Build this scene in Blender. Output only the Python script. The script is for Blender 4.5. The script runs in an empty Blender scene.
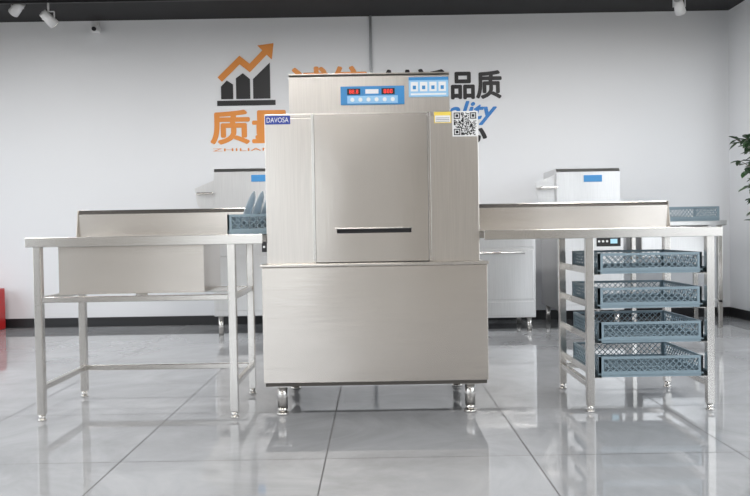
import bpy, bmesh, math, random
from mathutils import Vector, Matrix, Euler
random.seed(4)
sc = bpy.context.scene
try:
    sc.view_settings.view_transform = 'Standard'
    sc.view_settings.look = 'None'
except Exception as e:
    print(e)

# ------------------------------------------------------------ materials
def pmat(name, col, rough=0.5, metal=0.0, emis=None, estr=0.0, spec=0.5):
    m = bpy.data.materials.new(name); m.use_nodes = True
    b = m.node_tree.nodes['Principled BSDF']
    b.inputs['Base Color'].default_value = (*col, 1)
    b.inputs['Roughness'].default_value = rough
    b.inputs['Metallic'].default_value = metal
    b.inputs['Specular IOR Level'].default_value = spec
    if emis:
        b.inputs['Emission Color'].default_value = (*emis, 1)
        b.inputs['Emission Strength'].default_value = estr
    return m

def noisy(name, c1, c2, scale, rough, metal=0.0, stretch=(1, 1, 1), bump=0.0, r2=None, detail=4):
    m = pmat(name, c1, rough, metal)
    nt = m.node_tree; b = nt.nodes['Principled BSDF']
    tc = nt.nodes.new('ShaderNodeTexCoord'); mp = nt.nodes.new('ShaderNodeMapping')
    mp.inputs['Scale'].default_value = stretch
    n = nt.nodes.new('ShaderNodeTexNoise'); n.inputs['Scale'].default_value = scale
    n.inputs['Detail'].default_value = detail
    nt.links.new(tc.outputs['Object'], mp.inputs[0]); nt.links.new(mp.outputs[0], n.inputs['Vector'])
    mx = nt.nodes.new('ShaderNodeMix'); mx.data_type = 'RGBA'
    mx.inputs[6].default_value = (*c1, 1); mx.inputs[7].default_value = (*c2, 1)
    nt.links.new(n.outputs['Fac'], mx.inputs[0]); nt.links.new(mx.outputs[2], b.inputs['Base Color'])
    if bump:
        bp = nt.nodes.new('ShaderNodeBump'); bp.inputs['Strength'].default_value = bump
        bp.inputs['Distance'].default_value = 0.002
        nt.links.new(n.outputs['Fac'], bp.inputs['Height']); nt.links.new(bp.outputs[0], b.inputs['Normal'])
    return m

def steel(name, col, rough=0.28, stretch=(1, 1, 0.03), wave=0.25, wst=(1, 1, .5)):
    """satin stainless: faint fine grain in colour, gentle low-frequency sheet waviness"""
    m = pmat(name, col, rough, 1.0)
    nt = m.node_tree; b = nt.nodes['Principled BSDF']; N = nt.nodes.new; L = nt.links.new
    tc = N('ShaderNodeTexCoord'); mp = N('ShaderNodeMapping'); mp.inputs['Scale'].default_value = stretch
    L(tc.outputs['Object'], mp.inputs[0])
    n = N('ShaderNodeTexNoise'); n.inputs['Scale'].default_value = 160; n.inputs['Detail'].default_value = 2
    L(mp.outputs[0], n.inputs['Vector'])
    mx = N('ShaderNodeMix'); mx.data_type = 'RGBA'
    mx.inputs[6].default_value = (*[c*.91 for c in col], 1); mx.inputs[7].default_value = (*[c*1.09 for c in col], 1)
    L(n.outputs['Fac'], mx.inputs[0]); L(mx.outputs[2], b.inputs['Base Color'])
    mp2 = N('ShaderNodeMapping'); mp2.inputs['Scale'].default_value = wst
    L(tc.outputs['Object'], mp2.inputs[0])
    w = N('ShaderNodeTexNoise'); w.inputs['Scale'].default_value = 1.8; w.inputs['Detail'].default_value = 1
    L(mp2.outputs[0], w.inputs['Vector'])
    bp = N('ShaderNodeBump'); bp.inputs['Strength'].default_value = wave; bp.inputs['Distance'].default_value = 0.06
    L(w.outputs['Fac'], bp.inputs['Height']); L(bp.outputs[0], b.inputs['Normal'])
    return m
STEEL = steel('brushed_stainless', (0.67, 0.635, 0.595), .29)
STEELD = steel('brushed_stainless_door', (0.62, 0.585, 0.545), .27)
STEELH = steel('brushed_stainless_horizontal', (0.68, 0.64, 0.595), .27, (0.03, .1, 1), .3, (.7, 1, .7))
TUBE = pmat('stainless_tube', (0.66, 0.64, 0.61), .24, 1.0)
BSTEEL = steel('far_stainless', (0.70, 0.70, 0.70), .3)
DARK = pmat('dark_gap', (0.02, 0.02, 0.022), 0.6)
SEAM = pmat('seam_shadow_grey', (0.12, 0.11, 0.10), 0.5, 0.6)  # dark grey of the base skirt, door backing and drain pipe
BLACK = pmat('black_vinyl', (0.012, 0.012, 0.014), 0.45)
ORANGE = pmat('orange_vinyl', (0.74, 0.27, 0.05), 0.45)
BLUE = pmat('blue_vinyl', (0.03, 0.2, 0.55), 0.45)
BLUEP = pmat('blue_panel', (0.05, 0.25, 0.55), 0.3)
NAVY = pmat('navy_label', (0.03, 0.06, 0.32), 0.35)
WHITE = pmat('white_plastic', (0.78, 0.79, 0.8), 0.4)
LBLUE = pmat('light_blue_print', (0.30, 0.55, 0.80), 0.4)
YELL = pmat('yellow_print', (0.8, 0.62, 0.1), 0.5)
LED = pmat('red_led', (0.3, 0.01, 0.01), 0.4, 0, (1, 0.05, 0.03), 1.2)
BLED = pmat('pale_display', (0.3, 0.5, 0.6), 0.4, 0, (0.4, 0.7, 0.9), 0.4)
RACK = noisy('grey_blue_polypropylene', (0.20, 0.275, 0.325), (0.24, 0.32, 0.37), 8, 0.45)
CHINA = pmat('white_china', (0.62, 0.72, 0.8), 0.15)
RED = pmat('red_paint', (0.5, 0.02, 0.02), 0.35)
RUB = pmat('black_rubber', (0.02, 0.02, 0.02), 0.7)
LEAF = noisy('leaf_green', (0.015, 0.05, 0.02), (0.04, 0.10, 0.03), 9, 0.35)
BARK = noisy('bark_brown', (0.11, 0.07, 0.04), (0.2, 0.13, 0.08), 20, 0.8)
SOIL = noisy('soil', (0.03, 0.02, 0.015), (0.07, 0.05, 0.03), 40, 0.95)
CERAM = pmat('glazed_white_pot', (0.6, 0.6, 0.58), 0.2)
FRAME = pmat('dark_aluminium', (0.05, 0.055, 0.06), 0.4, 0.5)
WALLM = noisy('painted_wall', (0.74, 0.755, 0.78), (0.77, 0.785, 0.81), 1.5, 0.7)
FWALLM = noisy('painted_wall_tan', (0.46, 0.42, 0.36), (0.52, 0.47, 0.41), 1.5, 0.7)
CEILM = pmat('black_ceiling_paint', (0.02, 0.02, 0.022), 0.8)

def floor_mat():
    m = pmat('polished_grey_tiles', (0.4, 0.4, 0.4), 0.1)
    nt = m.node_tree; b = nt.nodes['Principled BSDF']; N = nt.nodes.new; L = nt.links.new
    b.inputs['Specular IOR Level'].default_value = 0.95
    tc = N('ShaderNodeTexCoord'); mp = N('ShaderNodeMapping')
    mp.inputs['Location'].default_value = (0.21 + 8.2, 0.72 + 8.2, 0)
    L(tc.outputs['Object'], mp.inputs[0])
    br = N('ShaderNodeTexBrick'); br.offset = 0.0; br.squash = 1.0
    br.inputs['Scale'].default_value = 1.0
    br.inputs['Brick Width'].default_value = 0.82; br.inputs['Row Height'].default_value = 0.82
    br.inputs['Mortar Size'].default_value = 0.003; br.inputs['Mortar Smooth'].default_value = 0.2
    br.inputs['Color1'].default_value = (0.33, 0.34, 0.355, 1); br.inputs['Color2'].default_value = (0.36, 0.37, 0.385, 1)
    br.inputs['Mortar'].default_value = (0.07, 0.072, 0.076, 1)
    L(mp.outputs[0], br.inputs['Vector'])
    n = N('ShaderNodeTexNoise'); n.inputs['Scale'].default_value = 1.7; n.inputs['Detail'].default_value = 9
    n.inputs['Distortion'].default_value = 1.2; n.inputs['Roughness'].default_value = 0.62
    L(tc.outputs['Object'], n.inputs['Vector'])
    r = N('ShaderNodeMapRange'); r.inputs['From Min'].default_value = 0.3; r.inputs['From Max'].default_value = 0.7
    r.inputs['To Min'].default_value = 0.78; r.inputs['To Max'].default_value = 1.12
    L(n.outputs['Fac'], r.inputs['Value'])
    v = N('ShaderNodeVectorMath'); v.operation = 'SCALE'
    L(br.outputs['Color'], v.inputs[0]); L(r.outputs[0], v.inputs['Scale'])
    L(v.outputs[0], b.inputs['Base Color'])
    r2 = N('ShaderNodeMapRange'); r2.inputs['To Min'].default_value = 0.045; r2.inputs['To Max'].default_value = 0.6
    L(br.outputs['Fac'], r2.inputs['Value']); L(r2.outputs[0], b.inputs['Roughness'])
    return m
FLOORM = floor_mat()

# ------------------------------------------------------------ helpers
def link(o, parent=None):
    sc.collection.objects.link(o)
    if parent: o.parent = parent
    return o
def empty(name, loc=(0, 0, 0)):
    e = bpy.data.objects.new(name, None); e.empty_display_size = 0.1
    e.location = loc
    sc.collection.objects.link(e); return e
def bm_obj(name, bm, mat, parent=None, smooth=False):
    me = bpy.data.meshes.new(name); bmesh.ops.recalc_face_normals(bm, faces=bm.faces[:])
    bm.to_mesh(me); bm.free()
    if mat: me.materials.append(mat)
    if smooth:
        for p in me.polygons: p.use_smooth = True
    return link(bpy.data.objects.new(name, me), parent)
def addbox(bm, x0, x1, y0, y1, z0, z1, rot=None):
    c = Vector(((x0+x1)/2, (y0+y1)/2, (z0+z1)/2))
    M = Matrix.Translation(c)
    if rot: M = M @ rot.to_4x4()
    M = M @ Matrix.Diagonal((x1-x0, y1-y0, z1-z0, 1))
    return bmesh.ops.create_cube(bm, size=1, matrix=M)['verts']
def box(name, p, x0, x1, y0, y1, z0, z1, mat, bev=0.0, seg=2):
    bm = bmesh.new(); addbox(bm, x0, x1, y0, y1, z0, z1)
    if bev:
        bmesh.ops.bevel(bm, geom=bm.edges[:], offset=bev, segments=seg, affect='EDGES', profile=0.5)
    return bm_obj(name, bm, mat, p)
def boxes(name, p, lst, mat, bev=0.0):
    bm = bmesh.new()
    for b in lst:
        addbox(bm, *b)
    if bev:
        bmesh.ops.bevel(bm, geom=bm.edges[:], offset=bev, segments=2, affect='EDGES', profile=0.5)
    return bm_obj(name, bm, mat, p)
def addcyl(bm, p0, p1, r, r2=None, seg=20):
    p0 = Vector(p0); p1 = Vector(p1); d = p1-p0
    M = Matrix.Translation((p0+p1)/2) @ d.to_track_quat('Z', 'Y').to_matrix().to_4x4()
    bmesh.ops.create_cone(bm, cap_ends=True, segments=seg, radius1=r, radius2=r if r2 is None else r2, depth=d.length, matrix=M)
def cyl(name, p, p0, p1, r, mat, r2=None, seg=20):
    bm = bmesh.new(); addcyl(bm, p0, p1, r, r2, seg)
    o = bm_obj(name, bm, mat, p)
    for f in o.data.polygons: f.use_smooth = len(f.vertices) == 4
    return o
def prism(name, p, pts, x0, x1, mat, axis='x'):
    """extrude closed profile. axis x: pts are (y,z); axis y: pts are (x,z)"""
    bm = bmesh.new(); a = []; b = []
    for u, v in pts:
        if axis == 'x':
            a.append(bm.verts.new((x0, u, v))); b.append(bm.verts.new((x1, u, v)))
        else:
            a.append(bm.verts.new((u, x0, v))); b.append(bm.verts.new((u, x1, v)))
    n = len(pts); bm.faces.new(a); bm.faces.new(b[::-1])
    for i in range(n):
        bm.faces.new((a[i], b[i], b[(i+1) % n], a[(i+1) % n]))
    return bm_obj(name, bm, mat, p)
def lathe(name, p, prof, mat, loc=(0, 0, 0), rot=None, seg=32):
    bm = bmesh.new(); rings = []
    for r, z in prof:
        rings.append([bm.verts.new((max(r, 1e-4)*math.cos(2*math.pi*i/seg), max(r, 1e-4)*math.sin(2*math.pi*i/seg), z)) for i in range(seg)])
    for a, b in zip(rings, rings[1:]):
        for i in range(seg):
            bm.faces.new((a[i], a[(i+1) % seg], b[(i+1) % seg], b[i]))
    bmesh.ops.remove_doubles(bm, verts=bm.verts[:], dist=2e-4)
    o = bm_obj(name, bm, mat, p, True); o.location = loc
    if rot: o.rotation_euler = rot
    return o
def text(name, p, body, x0, x1, z0, z1, y, mat, bold=0.0, depth=0.002, shear=0.0):
    """vinyl letters; bold = stroke thickening in metres done with offset copies inside one mesh"""
    cu = bpy.data.curves.new(name, 'FONT'); cu.body = body; cu.size = 1; cu.extrude = 0.01
    cu.shear = shear
    o = bpy.data.objects.new(name, cu); sc.collection.objects.link(o)
    dg = bpy.context.evaluated_depsgraph_get(); dg.update()
    me = bpy.data.meshes.new_from_object(o.evaluated_get(dg))
    bpy.data.objects.remove(o)
    if not me.vertices:
        print('NO TEXT', name); return None
    xs = [v.co.x for v in me.vertices]; ys = [v.co.y for v in me.vertices]
    a, b, c, d = min(xs), max(xs), min(ys), max(ys)
    x0 += bold; x1 -= bold; z0 += bold; z1 -= bold
    for v in me.vertices:
        vx, vy, vz = v.co
        v.co = (x0+(vx-a)/(b-a)*(x1-x0), y - (vz+0.01)/0.02*depth, z0+(vy-c)/(d-c)*(z1-z0))
    if bold:
        bm = bmesh.new()
        offs = [(0, 0), (1, 0), (-1, 0), (0, 1), (0, -1), (.7, .7), (-.7, .7), (.7, -.7), (-.7, -.7)]
        for k, (ox, oz) in enumerate(offs):
            n0 = len(bm.verts); bm.from_mesh(me); bm.verts.ensure_lookup_table()
            for v in bm.verts[n0:]:
                v.co += Vector((ox*bold, -k*0.00006, oz*bold))
        bm.to_mesh(me); bm.free()
    me.materials.clear(); me.materials.append(mat)
    return link(bpy.data.objects.new(name, me), p)

# ------------------------------------------------------------ room
YW = 3.88; XL = -5.2; XR = 3.5; YB = -8.5; ZC = 3.0
box('floor', None, XL-0.2, XR+0.2, YB-0.2, YW+0.2, -0.1, 0, FLOORM)
box('ceiling', None, XL-0.2, XR+0.2, YB-0.2, YW+0.2, ZC, ZC+0.1, CEILM)
box('wall_back', None, XL-0.2, XR+0.2, YW, YW+0.2, 0, ZC, WALLM)
box('baseboard_back', None, XL, XR, YW-0.015, YW, 0, 0.09, BLACK, 0.003)
def window_wall(nm, x0, x1, ya, yb, zs, zt, n):
    boxes('wall_'+nm, None, [(x0, x1, YB, ya, 0, ZC), (x0, x1, yb, YW, 0, ZC), (x0, x1, ya, yb, 0, zs), (x0, x1, ya, yb, zt, ZC)], WALLM)
    w = empty('window_'+nm)
    xm = (x0+x1)/2; l = []
    l += [(xm-.04, xm+.04, ya, yb, zs, zs+.06), (xm-.04, xm+.04, ya, yb, zt-.06, zt)]
    for i in range(n+1):
        yy = ya+(yb-ya-.06)*i/n
        l.append((xm-.04, xm+.04, yy, yy+.06, zs+.06, zt-.06))
    l.append((xm-.03, xm+.03, ya, yb, 2.2, 2.25))
    boxes('frame', w, l, FRAME)
window_wall('right', XR, XR+.2, -7.5, 3.45, 0.35, 2.75, 8)
window_wall('left', XL-.2, XL, -7.5, 3.3, 0.35, 2.75, 8)
FA, FB = -2.9, -0.9  # unseen window, added and sized to reflect a highlight in the tank steel
boxes('wall_front', None, [(XL, FA, YB-.2, YB, 0, ZC), (FB, XR, YB-.2, YB, 0, ZC), (FA, FB, YB-.2, YB, 2.7, ZC)], FWALLM)  # unseen wall behind the camera, tan and solid to tone the steel reflections
w = empty('window_front')
l = [(FA, FB, YB-.14, YB-.06, 2.64, 2.7), (FA, FB, YB-.14, YB-.06, 0, .08)]
for i in range(3):
    xx = FA+(FB-FA-.06)*i/2
    l.append((xx, xx+.06, YB-.14, YB-.06, .08, 2.64))
boxes('frame', w, l, FRAME)
boxes('baseboard_right', None, [(XR-.015, XR, YB, YW-.02, 0, .09)], BLACK)
boxes('baseboard_left', None, [(XL, XL+.015, YB, YW-.02, 0, .09)], BLACK)
cyl('trim_conduit', None, (-0.01, YW-.014, 0.095), (-0.01, YW-.014, ZC), 0.013, pmat('conduit_grey', (0.5, 0.52, 0.55), .5))

# ------------------------------------------------------------ wall sign
s = empty('wall_lettering')
yy = YW-0.001
def sx(px): return -1.524+(px-217)/101.4
def sz(py): return 2.150+(103-py)/101.4
def plate(nm, pts, mat, d=0.006):
    prism(nm, s, [(sx(a), sz(b)) for a, b in pts], yy-d, yy, mat, 'y')
plate('chart_base', [(217, 103), (275, 103), (275, 98), (217, 98)], BLACK)
plate('bar_1', [(221, 96.5), (233, 96.5), (233, 82), (227, 78), (221, 84)], BLACK)
plate('bar_2', [(236, 96.5), (250, 96.5), (250, 77), (243, 71), (236, 76)], BLACK)
plate('bar_3', [(253, 96.5), (270, 96.5), (270, 61), (253, 77)], BLACK)
# zig-zag arrow as one outline
P = [(220, 77), (240, 58), (250, 66), (266, 50)]
up = []; dn = []
for i, pt in enumerate(P):
    if i == 0: dx, dz = P[1][0]-P[0][0], P[1][1]-P[0][1]
    elif i == len(P)-1: dx, dz = P[-1][0]-P[-2][0], P[-1][1]-P[-2][1]
    else: dx, dz = P[i+1][0]-P[i-1][0], P[i+1][1]-P[i-1][1]
    L_ = math.hypot(dx, dz); nx, nz = -dz/L_*3.0, dx/L_*3.0
    if i in (1, 2): nx, nz = 0, 4.2
    up.append((pt[0]-nx, pt[1]-nz)); dn.append((pt[0]+nx, pt[1]+nz))
for i in range(3):
    plate('arrow_segment_%d' % (i+1), [up[i], up[i+1], dn[i+1], dn[i]], ORANGE, .009)
plate('arrow_head', [(258, 44), (274, 42), (272, 58)], ORANGE, .0095)
text('characters_quality', s, '质量', -1.60, -0.80, 1.77, 2.11, yy, ORANGE, .011)
text('pinyin_small', s, 'ZHILIANG', -1.58, -0.87, 1.705, 1.733, yy, ORANGE, .0)
text('characters_honesty', s, '诚信', -0.81, -0.05, 2.17, 2.52, yy, ORANGE, .011)
text('characters_innovation', s, '创新', 0.05, 0.72, 2.19, 2.48, yy, BLACK, .010)
text('characters_grade', s, '品质', 0.77, 1.27, 2.175, 2.455, yy, BLACK, .009)
text('word_quality', s, 'Quality', 0.40, 1.22, 1.92, 2.16, yy, BLUE, .006, shear=.3)
text('characters_heart', s, '用心', 0.45, 1.12, 1.74, 1.96, yy, BLACK, .009)

# ------------------------------------------------------------ conveyor dishwasher
d = empty('conveyor_dishwasher')
X0, X1 = -0.532, 0.515
YF, YK = 0.03, 0.78
ZT = 0.747; ZB = 0.155; ZH = 1.482
box('tank_housing', d, -0.553, 0.545, -0.02, YK, ZB+.012, ZT-.014, STEELH, .004)
box('tank_top_lip', d, -0.560, 0.552, -0.028, YK, ZT-.014, ZT, STEEL, .003)
box('tank_base_skirt', d, -0.545, 0.537, -0.006, YK-.02, ZB-.006, ZB+.012, SEAM)
side = []
for xa, xb in ((X0, X0+.02), (X1-.02, X1)):
    side += [(xa, xb, YF+.02, 0.07, ZT, ZH-.02), (xa, xb, 0.62, YK-.02, ZT, ZH-.02), (xa, xb, 0.07, 0.62, 1.32, ZH-.02), (xa, xb, .07, .62, ZT, .86)]
boxes('tunnel_side_panels', d, side, STEEL)
box('back_panel', d, X0, X1, YK-.02, YK, ZT, ZH-.02, STEEL)
box('top_panel', d, X0, X1, YF, YK, ZH-.02, ZH, STEEL, .003)
box('front_column_left', d, X0, -0.292, YF, YF+.02, ZT, ZH-.02, STEEL, .003)
box('front_column_right', d, 0.268, X1, YF, YF+.02, ZT, ZH-.02, STEEL, .003)
box('front_behind_door', d, -0.292, 0.268, YF+.012, YF+.02, ZT, ZH-.02, SEAM)
hz0, hz1 = 0.893, 0.917; hx0, hx1 = -0.185, 0.18
dx0, dx1 = -0.288, 0.264; dy0, dy1 = YF-.012, YF+.010
bm = bmesh.new()
xs = [dx0, hx0, hx1, dx1]; zs = [ZT+.006, hz0, hz1, ZH-.006]
gv = [[bm.verts.new((x, dy0, z)) for z in zs] for x in xs]
for i in range(3):
    for j in range(3):
        if i == 1 and j == 1: continue
        bm.faces.new((gv[i][j], gv[i+1][j], gv[i+1][j+1], gv[i][j+1]))
ex = bmesh.ops.extrude_face_region(bm, geom=bm.faces[:])
bmesh.ops.translate(bm, verts=[v for v in ex['geom'] if isinstance(v, bmesh.types.BMVert)], vec=(0, dy1-dy0, 0))
bm_obj('inspection_door', bm, STEELD, d)
box('door_handle_slot', d, hx0, hx1, YF+.002, YF+.008, hz0, hz1, DARK)
box('door_handle_lip', d, hx0-.008, hx1+.008, YF-.022, YF-.012, hz1-.004, hz1+.002, TUBE, .002)
boxes('door_guides', d, [(-0.303, -0.290, YF-.010, YF, ZT+.01, ZH-.002), (0.266, 0.279, YF-.010, YF, ZT+.01, ZH-.002)], TUBE, .001)
boxes('conveyor_rails', d, [(X0-.01, X1+.01, .09, .11, .86, .885), (X0-.01, X1+.01, .58, .60, .86, .885)], TUBE)
cur = []
for i in range(10):
    cur.append((0.30, .303, .08+i*.054, .08+i*.054+.05, .90, 1.32))
boxes('splash_curtain', d, cur, RUB)
BX0, BX1 = -0.414, 0.381; BY = .08; BZ = 1.682
prism('control_head', d, [(BY, ZH), (BY, BZ-.012), (BY+.012, BZ), (.62, BZ), (.62, ZH)], BX0, BX1, STEEL)
box('control_head_cap', d, BX0-.003, BX1+.003, BY+.012, .624, BZ, BZ+.006, STEEL, .002)
yp = BY
box('control_panel', d, -0.158, 0.158, yp-.006, yp, 1.528, 1.620, BLUEP, .002)
box('control_panel_field', d, -0.125, 0.125, yp-.0075, yp-.006, 1.535, 1.572, LBLUE)
for i, (a, b) in enumerate(((-.125, -.06), (.045, .11))):
    box('display_%d' % (i+1), d, a, b, yp-.009, yp-.006, 1.578, 1.608, DARK, .001)
    text('readout_%d' % (i+1), d, '888' if i else '88.8', a+.010, b-.010, 1.583, 1.603, yp-.009, LED, .0, .001)
for i in range(6):
    x = -.10+i*.04
    cyl('button_%d' % (i+1), d, (x, yp-.0075, 1.553), (x, yp-.0115, 1.553), .010, WHITE)
box('indicator_strip', d, -.035, .03, yp-.0075, yp-.006, 1.582, 1.604, WHITE)
box('instruction_placard', d, 0.180, 0.377, yp-.004, yp, 1.562, 1.660, LBLUE, .001)
box('placard_header', d, .180, .377, yp-.005, yp-.004, 1.645, 1.660, BLUEP)
for i in range(4):
    a = .19+i*.046
    box('placard_picture_%d' % (i+1), d, a, a+.036, yp-.005, yp-.004, 1.590, 1.636, WHITE)
    box('placard_icon_%d' % (i+1), d, a+.010, a+.026, yp-.006, yp-.005, 1.600, 1.618, BLUEP)
box('placard_text', d, .19, .365, yp-.005, yp-.004, 1.572, 1.580, WHITE)
box('badge_plate', d, X0+.004, -0.405, YF-.003, YF, 1.432, 1.474, NAVY, .001)
text('badge_text', d, 'DAVOSA', X0+.012, -0.413, 1.441, 1.465, YF-.003, WHITE, .0, .001)
box('warning_label', d, 0.300, 0.383, YF-.002, YF, 1.425, 1.480, YELL)
box('warning_label_field', d, 0.304, 0.379, YF-.003, YF-.002, 1.429, 1.462, WHITE)
boxes('warning_label_lines', d, [(.308, .374, YF-.0035, YF-.003, 1.433+i*.008, 1.435+i*.008) for i in range(3)], BLACK)
qx, qz, q = .389, 1.358, .124
box('qr_sticker', d, qx, qx+q, YF-.002, YF, qz, qz+q, WHITE)
N = 25; c = (q-.014)/N; lst = []
def fnd(i, j):
    for (a, b) in ((0, 0), (N-7, 0), (0, N-7)):
        u, v = i-a, j-b
        if -1 <= u <= 7 and -1 <= v <= 7:
            m = max(abs(u-3), abs(v-3)); return m in (0, 1, 3)
    return None
for i in range(N):
    for j in range(N):
        f = fnd(i, j)
        if f is None: f = random.random() < .5
        if f:
            x = qx+.007+i*c; z = qz+q-.007-(j+1)*c
            lst.append((x, x+c, YF-.0032, YF-.002, z, z+c))
boxes('qr_modules', d, lst, BLACK)
k = 0
for fx in (-.47, .46):
    for fy in (.045, .68):
        k += 1
        cyl('leg_%d' % k, d, (fx, fy, .035), (fx, fy, ZB), .025, TUBE)
        cyl('leg_foot_%d' % k, d, (fx, fy, .0), (fx, fy, .012), .03, TUBE)
        cyl('leg_taper_%d' % k, d, (fx, fy, .012), (fx, fy, .035), .019, TUBE, .025)
        box('leg_plate_%d' % k, d, fx-.045, fx+.045, fy-.04, fy+.045, ZB-.012, ZB-.005, TUBE)
cyl('drain_pipe', d, (0.0, .45, .12), (0.35, .45, .13), .02, SEAM)

# ------------------------------------------------------------ tables
TT = 0.895; TH = .045
def leg(p, nm, x, y, z1):
    box(nm, p, x-.019, x+.019, y-.019, y+.019, .03, z1, TUBE, .004)
    cyl(nm+'_foot', p, (x, y, 0), (x, y, .03), .012, TUBE, .017)
    cyl(nm+'_glide', p, (x, y, 0), (x, y, .008), .02, TUBE)

t = empty('inlet_sink_table')
tx0, tx1, ty0, ty1 = -1.695, -0.545, -.03, .635
bx0, bx1, by0, by1 = -1.57, -.85, .06, .47
boxes('table_top', t, [(tx0, tx1, ty0+.012, by0, TT-.004, TT), (tx0, tx1, by1, ty1-.006, TT-.004, TT), (tx0, bx0, by0, by1, TT-.004, TT), (bx1, tx1, by0, by1, TT-.004, TT)], STEEL)
boxes('table_rim', t, [(tx0, tx1, ty0, ty0+.012, TT-TH, TT+.001), (tx0, tx0+.012, ty0+.012, ty1, TT-TH, TT+.001), (tx0, tx1, ty1-.02, ty1-.008, TT-TH, TT-.005)], TUBE, .002)
boxes('sink_bowl', t, [(bx0, bx1, by0, by0+.004, .62, TT-.004), (bx0, bx1, by1-.004, by1, .62, TT-.004), (bx0, bx0+.004, by0+.004, by1-.004, .62, TT-.004), (bx1-.004, bx1, by0+.004, by1-.004, .62, TT-.004), (bx0, bx1, by0, by1, .612, .62)], STEELH)
cyl('drain', t, (-1.22, .26, .57), (-1.22, .26, .612), .03, TUBE)
cyl('drain_basket', t, (-1.22, .26, .62), (-1.22, .26, .624), .045, TUBE)
SPL = [(ty1-.006, TT-.004), (ty1-.006, 1.022), (ty1+.006, 1.042), (ty1+.012, 1.045), (ty1+.035, 1.045), (ty1+.035, 1.035), (ty1+.010, 1.030), (ty1+.006, TT-.004)]
prism('back_splash', t, SPL, tx0+.01, tx1, STEELH)
prism('splash_end', t, [(ty1-.035, TT), (ty1, TT), (ty1+.03, 1.045), (ty1-.005, 1.045)], tx0+.008, tx0+.012, STEEL)
lx0, lx1, ly0, ly1 = -1.645, -.70, .0, .56
for i, (x, y) in enumerate(((lx0, ly0), (lx1, ly0), (lx0, ly1), (lx1, ly1))):
    leg(t, 'leg_%d' % (i+1), x, y, TT-.006)
boxes('stretchers', t, [(lx0-.013, lx0+.013, ly0+.019, ly1-.019, .145, .175), (lx1-.013, lx1+.013, ly0+.019, ly1-.019, .145, .175), (lx0+.019, lx1-.019, ly1-.013, ly1+.013, .145, .175)], TUBE, .004)
boxes('under_bowl_rail', t, [(lx0+.019, lx1-.019, ly0-.013, ly0+.013, .578, .606), (lx0-.013, lx0+.013, ly0+.019, ly1-.019, .578, .606), (lx1-.013, lx1+.013, ly0+.019, ly1-.019, .578, .606), (lx0+.019, lx1-.019, ly1-.013, ly1+.013, .578, .606)], TUBE, .003)

t = empty('outlet_rack_table')
tx0, tx1 = .53, 1.685
box('table_top', t, tx0, tx1-.012, ty0+.012, ty1-.006, TT-.004, TT, STEEL)
boxes('table_rim', t, [(tx0, tx1, ty0, ty0+.012, TT-TH, TT+.001), (tx1-.012, tx1, ty0+.012, ty1, TT-TH, TT+.001), (tx0, tx1-.012, ty1-.02, ty1-.008, TT-TH, TT-.005)], TUBE, .002)
prism('back_splash', t, SPL, tx0, tx1-.015, STEELH)
prism('splash_end', t, [(ty1-.035, TT), (ty1, TT), (ty1+.03, 1.045), (ty1-.005, 1.045)], tx1-.017, tx1-.013, STEEL)
rx0, rx1 = 1.044, 1.63
for i, (x, y) in enumerate(((rx0, ly0), (rx1, ly0), (rx0, ly1), (rx1, ly1))):
    leg(t, 'leg_%d' % (i+1), x, y, TT-.006)
boxes('stretchers', t, [(rx0-.013, rx0+.013, ly0+.019, ly1-.019, .115, .145), (rx1-.013, rx1+.013, ly0+.019, ly1-.019, .115, .145), (rx0+.019, rx1-.019, ly1-.013, ly1+.013, .115, .145)], TUBE, .004)
rackz = [.170, .338, .506, .674]
g = []
for z in rackz:
    g += [(rx0+.019, rx0+.056, ly0-.015, ly1+.015, z-.004, z-.001), (rx0+.0155, rx0+.019, ly0-.015, ly1+.015, z-.004, z+.03),
          (rx1-.056, rx1-.019, ly0-.015, ly1+.015, z-.004, z-.001), (rx1-.019, rx1-.0155, ly0-.015, ly1+.015, z-.004, z+.03)]
boxes('rack_runners', t, g, TUBE)

# ------------------------------------------------------------ dish racks
def rack_mesh():
    bm = bmesh.new(); W = .505; h = W/2; T = .01; H = .10
    for sgn in (-1, 1):
        for ax in (0, 1):
            def ab(u0, u1, z0, z1, t0=0, t1=T):
                lo, hi = (h-t1, h-t0) if sgn > 0 else (-h+t0, -h+t1)
                if ax == 0: addbox(bm, u0, u1, lo, hi, z0, z1)
                else: addbox(bm, lo, hi, u0, u1, z0, z1)
            ab(-h, h, 0, .028); ab(-h, h, .088, H); ab(-h, -h+.022, .028, .088); ab(h-.022, h, .028, .088)
            ab(-h, h, .012, .018, -.003, 0)
            n = 15; a0 = -h+.022; stp = (W-.044)/n; hh = .06
            L = math.hypot(stp*1.9, hh)
            for i in range(n):
                cx = a0+stp*(i+.5)
                for q in (-1, 1):
                    ang = math.atan2(hh, stp*1.9)*q
                    cy = (h-T/2)*sgn
                    if ax == 0:
                        addbox(bm, cx-L/2, cx+L/2, cy-.002, cy+.002, .058-.0018, .058+.0018, Euler((0, ang, 0)).to_matrix())
                    else:
                        addbox(bm, cy-.002, cy+.002, cx-L/2, cx+L/2, .058-.0018, .058+.0018, Euler((ang, 0, 0)).to_matrix())
    for i in range(1, 16):
        u = -h+W*i/16
        addbox(bm, u-.002, u+.002, -h+T, h-T, .004, .012)
        addbox(bm, -h+T, h-T, u-.002, u+.002, .004, .012)
    bmesh.ops.recalc_face_normals(bm, faces=bm.faces[:])
    me = bpy.data.meshes.new('dish_rack_mesh'); bm.to_mesh(me); bm.free(); me.materials.append(RACK)
    return me
RM = rack_mesh()
def rack(loc, rz=0):
    o = bpy.data.objects.new('dish_rack', RM); o.location = loc; o.rotation_euler = (0, 0, rz)
    sc.collection.objects.link(o); return o
for i, z in enumerate(rackz):
    rack((1.337+(i % 2)*.003, .235+.004*i, z+.0005), 0)

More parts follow.
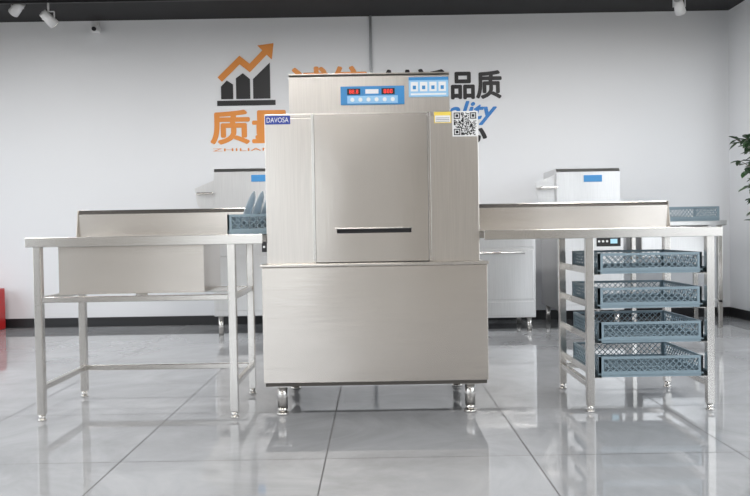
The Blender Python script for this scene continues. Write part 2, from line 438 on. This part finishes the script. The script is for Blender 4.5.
r = rack((-.485, .355, .8965))
pl = empty('stack_of_plates')
prof = [(.0, .0), (.06, .0), (.085, .008), (.105, .018), (.106, .021), (.083, .012), (.058, .004), (0, .004)]
for i in range(4):
    lathe('plate_%d' % (i+1), pl, prof, CHINA, (-.655+i*.045, .36, 1.018), (0, math.radians(-70), 0))

# ------------------------------------------------------------ background equipment
def hood_machine(name, x0, x1, y0, y1, ztop):
    e = empty(name)
    box('lower_cabinet', e, x0, x1, y0, y1, .17, .84, BSTEEL, .006)
    box('lower_door_panel', e, x0+.03, x1-.03, y0-.008, y0, .22, .70, BSTEEL, .004)
    box('control_strip', e, x1-.24, x1-.03, y0-.008, y0, .73, .82, DARK, .003)
    box('control_display', e, x1-.12, x1-.06, y0-.011, y0-.008, .755, .795, BLED)
    for i in range(3):
        cyl('control_button_%d' % (i+1), e, (x1-.22+i*.035, y0-.008, .775), (x1-.22+i*.035, y0-.013, .775), .010, WHITE)
    box('wash_table', e, x0-.005, x1+.005, y0-.01, y1, .84, .86, BSTEEL, .003)
    prism('lifting_hood', e, [(y0+.06, .90), (y0+.06, ztop-.03), (y0+.09, ztop), (y1-.1, ztop), (y1-.1, .90)], x0+.01, x1-.01, BSTEEL)
    box('hood_lower_band', e, x0+.005, x1-.005, y0+.05, y1-.1, .90, .94, BSTEEL, .003)
    boxes('rear_posts', e, [(x0+.04, x0+.1, y1-.1, y1, .86, ztop-.1), (x1-.1, x1-.04, y1-.1, y1, .86, ztop-.1)], BSTEEL)
    box('blue_display', e, x1-.33, x1-.17, y0+.052, y0+.06, ztop-.12, ztop-.06, BLUEP, .002)
    prism('side_lever_plate', e, [(x0-.03, .98), (x0-.15, 1.16), (x0-.17, 1.30), (x0+.0, 1.37), (x0+.0, .98)], y0+.10, y0+.106, BSTEEL, 'y')
    boxes('lift_handle', e, [(x0-.14, x0+.01, y0+.0, y0+.025, 1.24, 1.262), (x0-.14, x0-.115, y0+.02, y0+.106, 1.24, 1.262)], TUBE, .005)
    for i, (fx, fy) in enumerate(((x0+.05, y0+.05), (x1-.05, y0+.05), (x0+.05, y1-.05), (x1-.05, y1-.05))):
        cyl('leg_%d' % (i+1), e, (fx, fy, 0), (fx, fy, .17), .022, TUBE)
    return e
hood_machine('hood_dishwasher', -1.42, -.75, 3.02, 3.70, 1.47)
hood_machine('hood_dishwasher', 1.60, 2.18, 3.02, 3.70, 1.42)

e = empty('undercounter_dishwasher')
box('cabinet', e, .78, 1.40, 3.0, 3.6, .12, .84, BSTEEL, .006)
box('door', e, .80, 1.38, 2.985, 3.0, .28, .72, BSTEEL, .005)
box('kick_panel', e, .80, 1.38, 2.99, 3.0, .14, .26, BSTEEL, .003)
box('control_strip', e, .80, 1.38, 2.99, 3.0, .74, .82, BSTEEL, .003)
cyl('door_handle', e, (.88, 2.96, .69), (1.30, 2.96, .69), .01, TUBE)
boxes('handle_mounts', e, [(.90, .915, 2.96, 2.99, .68, .70), (1.265, 1.28, 2.96, 2.99, .68, .70)], TUBE)
for i, (fx, fy) in enumerate(((.83, 3.05), (1.35, 3.05), (.83, 3.55), (1.35, 3.55))):
    cyl('leg_%d' % (i+1), e, (fx, fy, 0), (fx, fy, .12), .022, TUBE)

e = empty('pre_rinse_sink_table')
box('table_top', e, 2.22, 3.08, 3.0, 3.62, .90, .94, BSTEEL, .004)
boxes('sink_bowl', e, [(2.35, 2.95, 3.08, 3.5, .62, .90)], BSTEEL, .01)
box('back_splash', e, 2.22, 3.08, 3.62, 3.64, .90, 1.0, BSTEEL, .003)
for i, (fx, fy) in enumerate(((2.27, 3.05), (3.03, 3.05), (2.27, 3.57), (3.03, 3.57))):
    box('leg_%d' % (i+1), e, fx-.02, fx+.02, fy-.02, fy+.02, 0, .90, TUBE, .004)
box('lower_shelf', e, 2.25, 3.05, 3.03, 3.59, .22, .245, BSTEEL, .003)
r = rack((2.76, 3.26, .9405)); r.scale = (1, 1, 1.25)

# ------------------------------------------------------------ fire extinguisher box
e = empty('fire_extinguisher_cabinet')
box('cabinet_body', e, -4.15, -3.62, 3.55, 3.80, 0, .40, RED, .01)
box('cabinet_door', e, -4.13, -3.64, 3.54, 3.55, .02, .36, RED, .006)
box('cabinet_window', e, -4.0, -3.77, 3.535, 3.54, .1, .28, WHITE, .004)
cyl('cabinet_knob', e, (-3.68, 3.54, .2), (-3.68, 3.51, .2), .012, TUBE)

# ------------------------------------------------------------ ceiling fixtures
def spot(x, y, z, aim):
    e = empty('track_spotlight')
    cyl('stem', e, (x, y, z+.06), (x, y, ZC), .009, WHITE)
    a = Vector(aim).normalized(); c0 = Vector((x, y, z))
    cyl('lamp_can', e, c0-a*.07, c0+a*.07, .038, WHITE, .048)
    cyl('lamp_lens', e, c0+a*.070, c0+a*.073, .040, pmat('lens', (.9, .9, .85), .2, 0, (1, .95, .85), 1.5))
    boxes('yoke', e, [(x-.055, x-.05, y-.01, y+.01, z-.01, z+.065), (x+.05, x+.055, y-.01, y+.01, z-.01, z+.065), (x-.055, x+.055, y-.01, y+.01, z+.06, z+.066)], WHITE)
spot(-2.88, 3.2, 2.84, (.5, .6, -.6)); spot(-3.2, 3.3, 2.97, (-.7, .4, -.5))
spot(2.75, 3.2, 2.86, (.4, .6, -.6))
box('ceiling_track', None, -4.6, 3.2, 3.19, 3.22, ZC-.02, ZC-.001, BLACK)
e = empty('emergency_light')
box('emergency_light_body', e, -2.72, -2.64, YW-.10, YW-.02, 2.87, 2.93, WHITE, .01)
box('emergency_light_bracket', e, -2.70, -2.66, YW-.02, YW, 2.88, 2.98, WHITE, .003)
cyl('emergency_light_lens', e, (-2.68, YW-.10, 2.895), (-2.68, YW-.115, 2.895), .02, DARK)

# ------------------------------------------------------------ potted plant
e = empty('potted_ficus')
px, py = 3.24, 2.55
lathe('pot', e, [(0, 0), (.10, 0), (.11, .02), (.145, .34), (.155, .36), (.14, .36), (.135, .32), (0, .32)], CERAM, (px+.04, py, 0))
cyl('soil', e, (px+.04, py, .318), (px+.04, py, .33), .133, SOIL)
bm = bmesh.new(); tips = []
for i in range(5):
    a = i*1.26; p = Vector((px+.04+.02*math.cos(a), py+.02*math.sin(a), .32))
    for k in range(5):
        q = p+Vector((.03*math.cos(a)*(k+1)/2+random.uniform(-.02, .02), .035*math.sin(a)*(k+1)/2+random.uniform(-.02, .02), .22+random.uniform(0, .06)))
        q.x = min(q.x, XR-.05)
        addcyl(bm, p, q, .012-.002*k, .010-.002*k, 8)
        if k > 0:
            for m in range(3 if k < 3 else 5):
                aa = random.uniform(0, 6.28); st = p.lerp(q, random.random())
                en = st+Vector((.13*math.cos(aa), .13*math.sin(aa), .08)); en.x = min(en.x, XR-.03)
                addcyl(bm, st, en, .004, .002, 6); tips += [(st, en)]
        p = q
bm_obj('branches', bm, BARK, e)
bm = bmesh.new()
for st, en in tips:
    for m in range(10):
        c0 = st.lerp(en, random.uniform(.3, 1.1)); aa = random.uniform(0, 6.28)
        dr = Vector((math.cos(aa), math.sin(aa), random.uniform(-.7, .5))).normalized()
        sd = dr.cross(Vector((0, 0, 1))).normalized(); up_ = sd.cross(dr)
        Lf = random.uniform(.07, .12); w = Lf*.27
        PP = [c0, c0+dr*Lf*.35+sd*w+up_*.006, c0+dr*Lf*.7+sd*w*.75, c0+dr*Lf-up_*.012, c0+dr*Lf*.7-sd*w*.75, c0+dr*Lf*.35-sd*w+up_*.006, c0+dr*Lf*.5-up_*.006]
        PP = [Vector((min(v.x, XR-.02), v.y, v.z)) for v in PP]
        vs = [bm.verts.new(v) for v in PP]
        for i in range(6):
            bm.faces.new((vs[i], vs[(i+1) % 6], vs[6]))
bm_obj('leaves', bm, LEAF, e)

# ------------------------------------------------------------ light
wd = bpy.data.worlds.new('World'); sc.world = wd; wd.use_nodes = True
bg = wd.node_tree.nodes['Background']
nt = wd.node_tree
tc = nt.nodes.new('ShaderNodeTexCoord'); sp = nt.nodes.new('ShaderNodeSeparateXYZ'); cr = nt.nodes.new('ShaderNodeValToRGB')
nt.links.new(tc.outputs['Generated'], sp.inputs[0])
mr = nt.nodes.new('ShaderNodeMapRange'); mr.inputs['From Min'].default_value = -1; mr.inputs['From Max'].default_value = 1
nt.links.new(sp.outputs['Z'], mr.inputs['Value']); nt.links.new(mr.outputs[0], cr.inputs[0])
cr.color_ramp.elements[0].position = .45; cr.color_ramp.elements[0].color = (.30, .29, .27, 1)
cr.color_ramp.elements[1].position = .53; cr.color_ramp.elements[1].color = (.90, .95, 1, 1)
nt.links.new(cr.outputs[0], bg.inputs['Color']); bg.inputs['Strength'].default_value = 3.0

def area(name, loc, rot, sxx, syy, power, col=(1, 1, 1), portal=False):
    l = bpy.data.lights.new(name, 'AREA'); l.shape = 'RECTANGLE'; l.size = sxx; l.size_y = syy; l.energy = power; l.color = col
    if portal: l.cycles.is_portal = True
    o = bpy.data.objects.new(name, l); o.location = loc; o.rotation_euler = rot; sc.collection.objects.link(o); return o
area('portal_right', (XR+.21, -2.0, 1.55), (0, math.pi/2, 0), 2.4, 10.9, 1, portal=True)
area('portal_left', (XL-.21, -2.1, 1.55), (0, -math.pi/2, 0), 2.4, 10.8, 1, portal=True)
area('portal_front', ((FA+FB)/2, YB-.21, 1.35), (math.pi/2, 0, 0), FB-FA, 2.7, 1, portal=True)
for i, (x, y) in enumerate(((-3.2, 1.9), (-0.6, 1.9), (2.0, 1.9), (-3.2, -1.6), (-.6, -1.6), (2.0, -1.6), (-3.2, -5), (-.6, -5), (2, -5))):  # unseen ceiling lamps, added to brighten the room
    e = empty('ceiling_led_panel')
    boxes('panel_frame', e, [(x-.62, x+.62, y-.17, y-.15, ZC-.04, ZC), (x-.62, x+.62, y+.15, y+.17, ZC-.04, ZC), (x-.62, x-.6, y-.15, y+.15, ZC-.04, ZC), (x+.6, x+.62, y-.15, y+.15, ZC-.04, ZC)], WHITE)
    a = area('panel_lamp', (x, y, ZC-.03), (0, 0, 0), 1.2, .3, 43, (1, .975, .945)); a.parent = e

# ------------------------------------------------------------ camera
cam = bpy.data.cameras.new('camera'); co = bpy.data.objects.new('camera', cam); sc.collection.objects.link(co)
F = 779.0
cam.sensor_width = 36; cam.lens = 36*F/750; cam.clip_start = .05
pitch = math.atan(18/F); roll = 0.0166
R = Matrix.Rotation(math.pi/2-pitch, 3, 'X') @ Matrix.Rotation(-roll, 3, 'Z')
co.matrix_world = Matrix.Translation((0, -3.8, .907)) @ R.to_4x4()
sc.camera = co
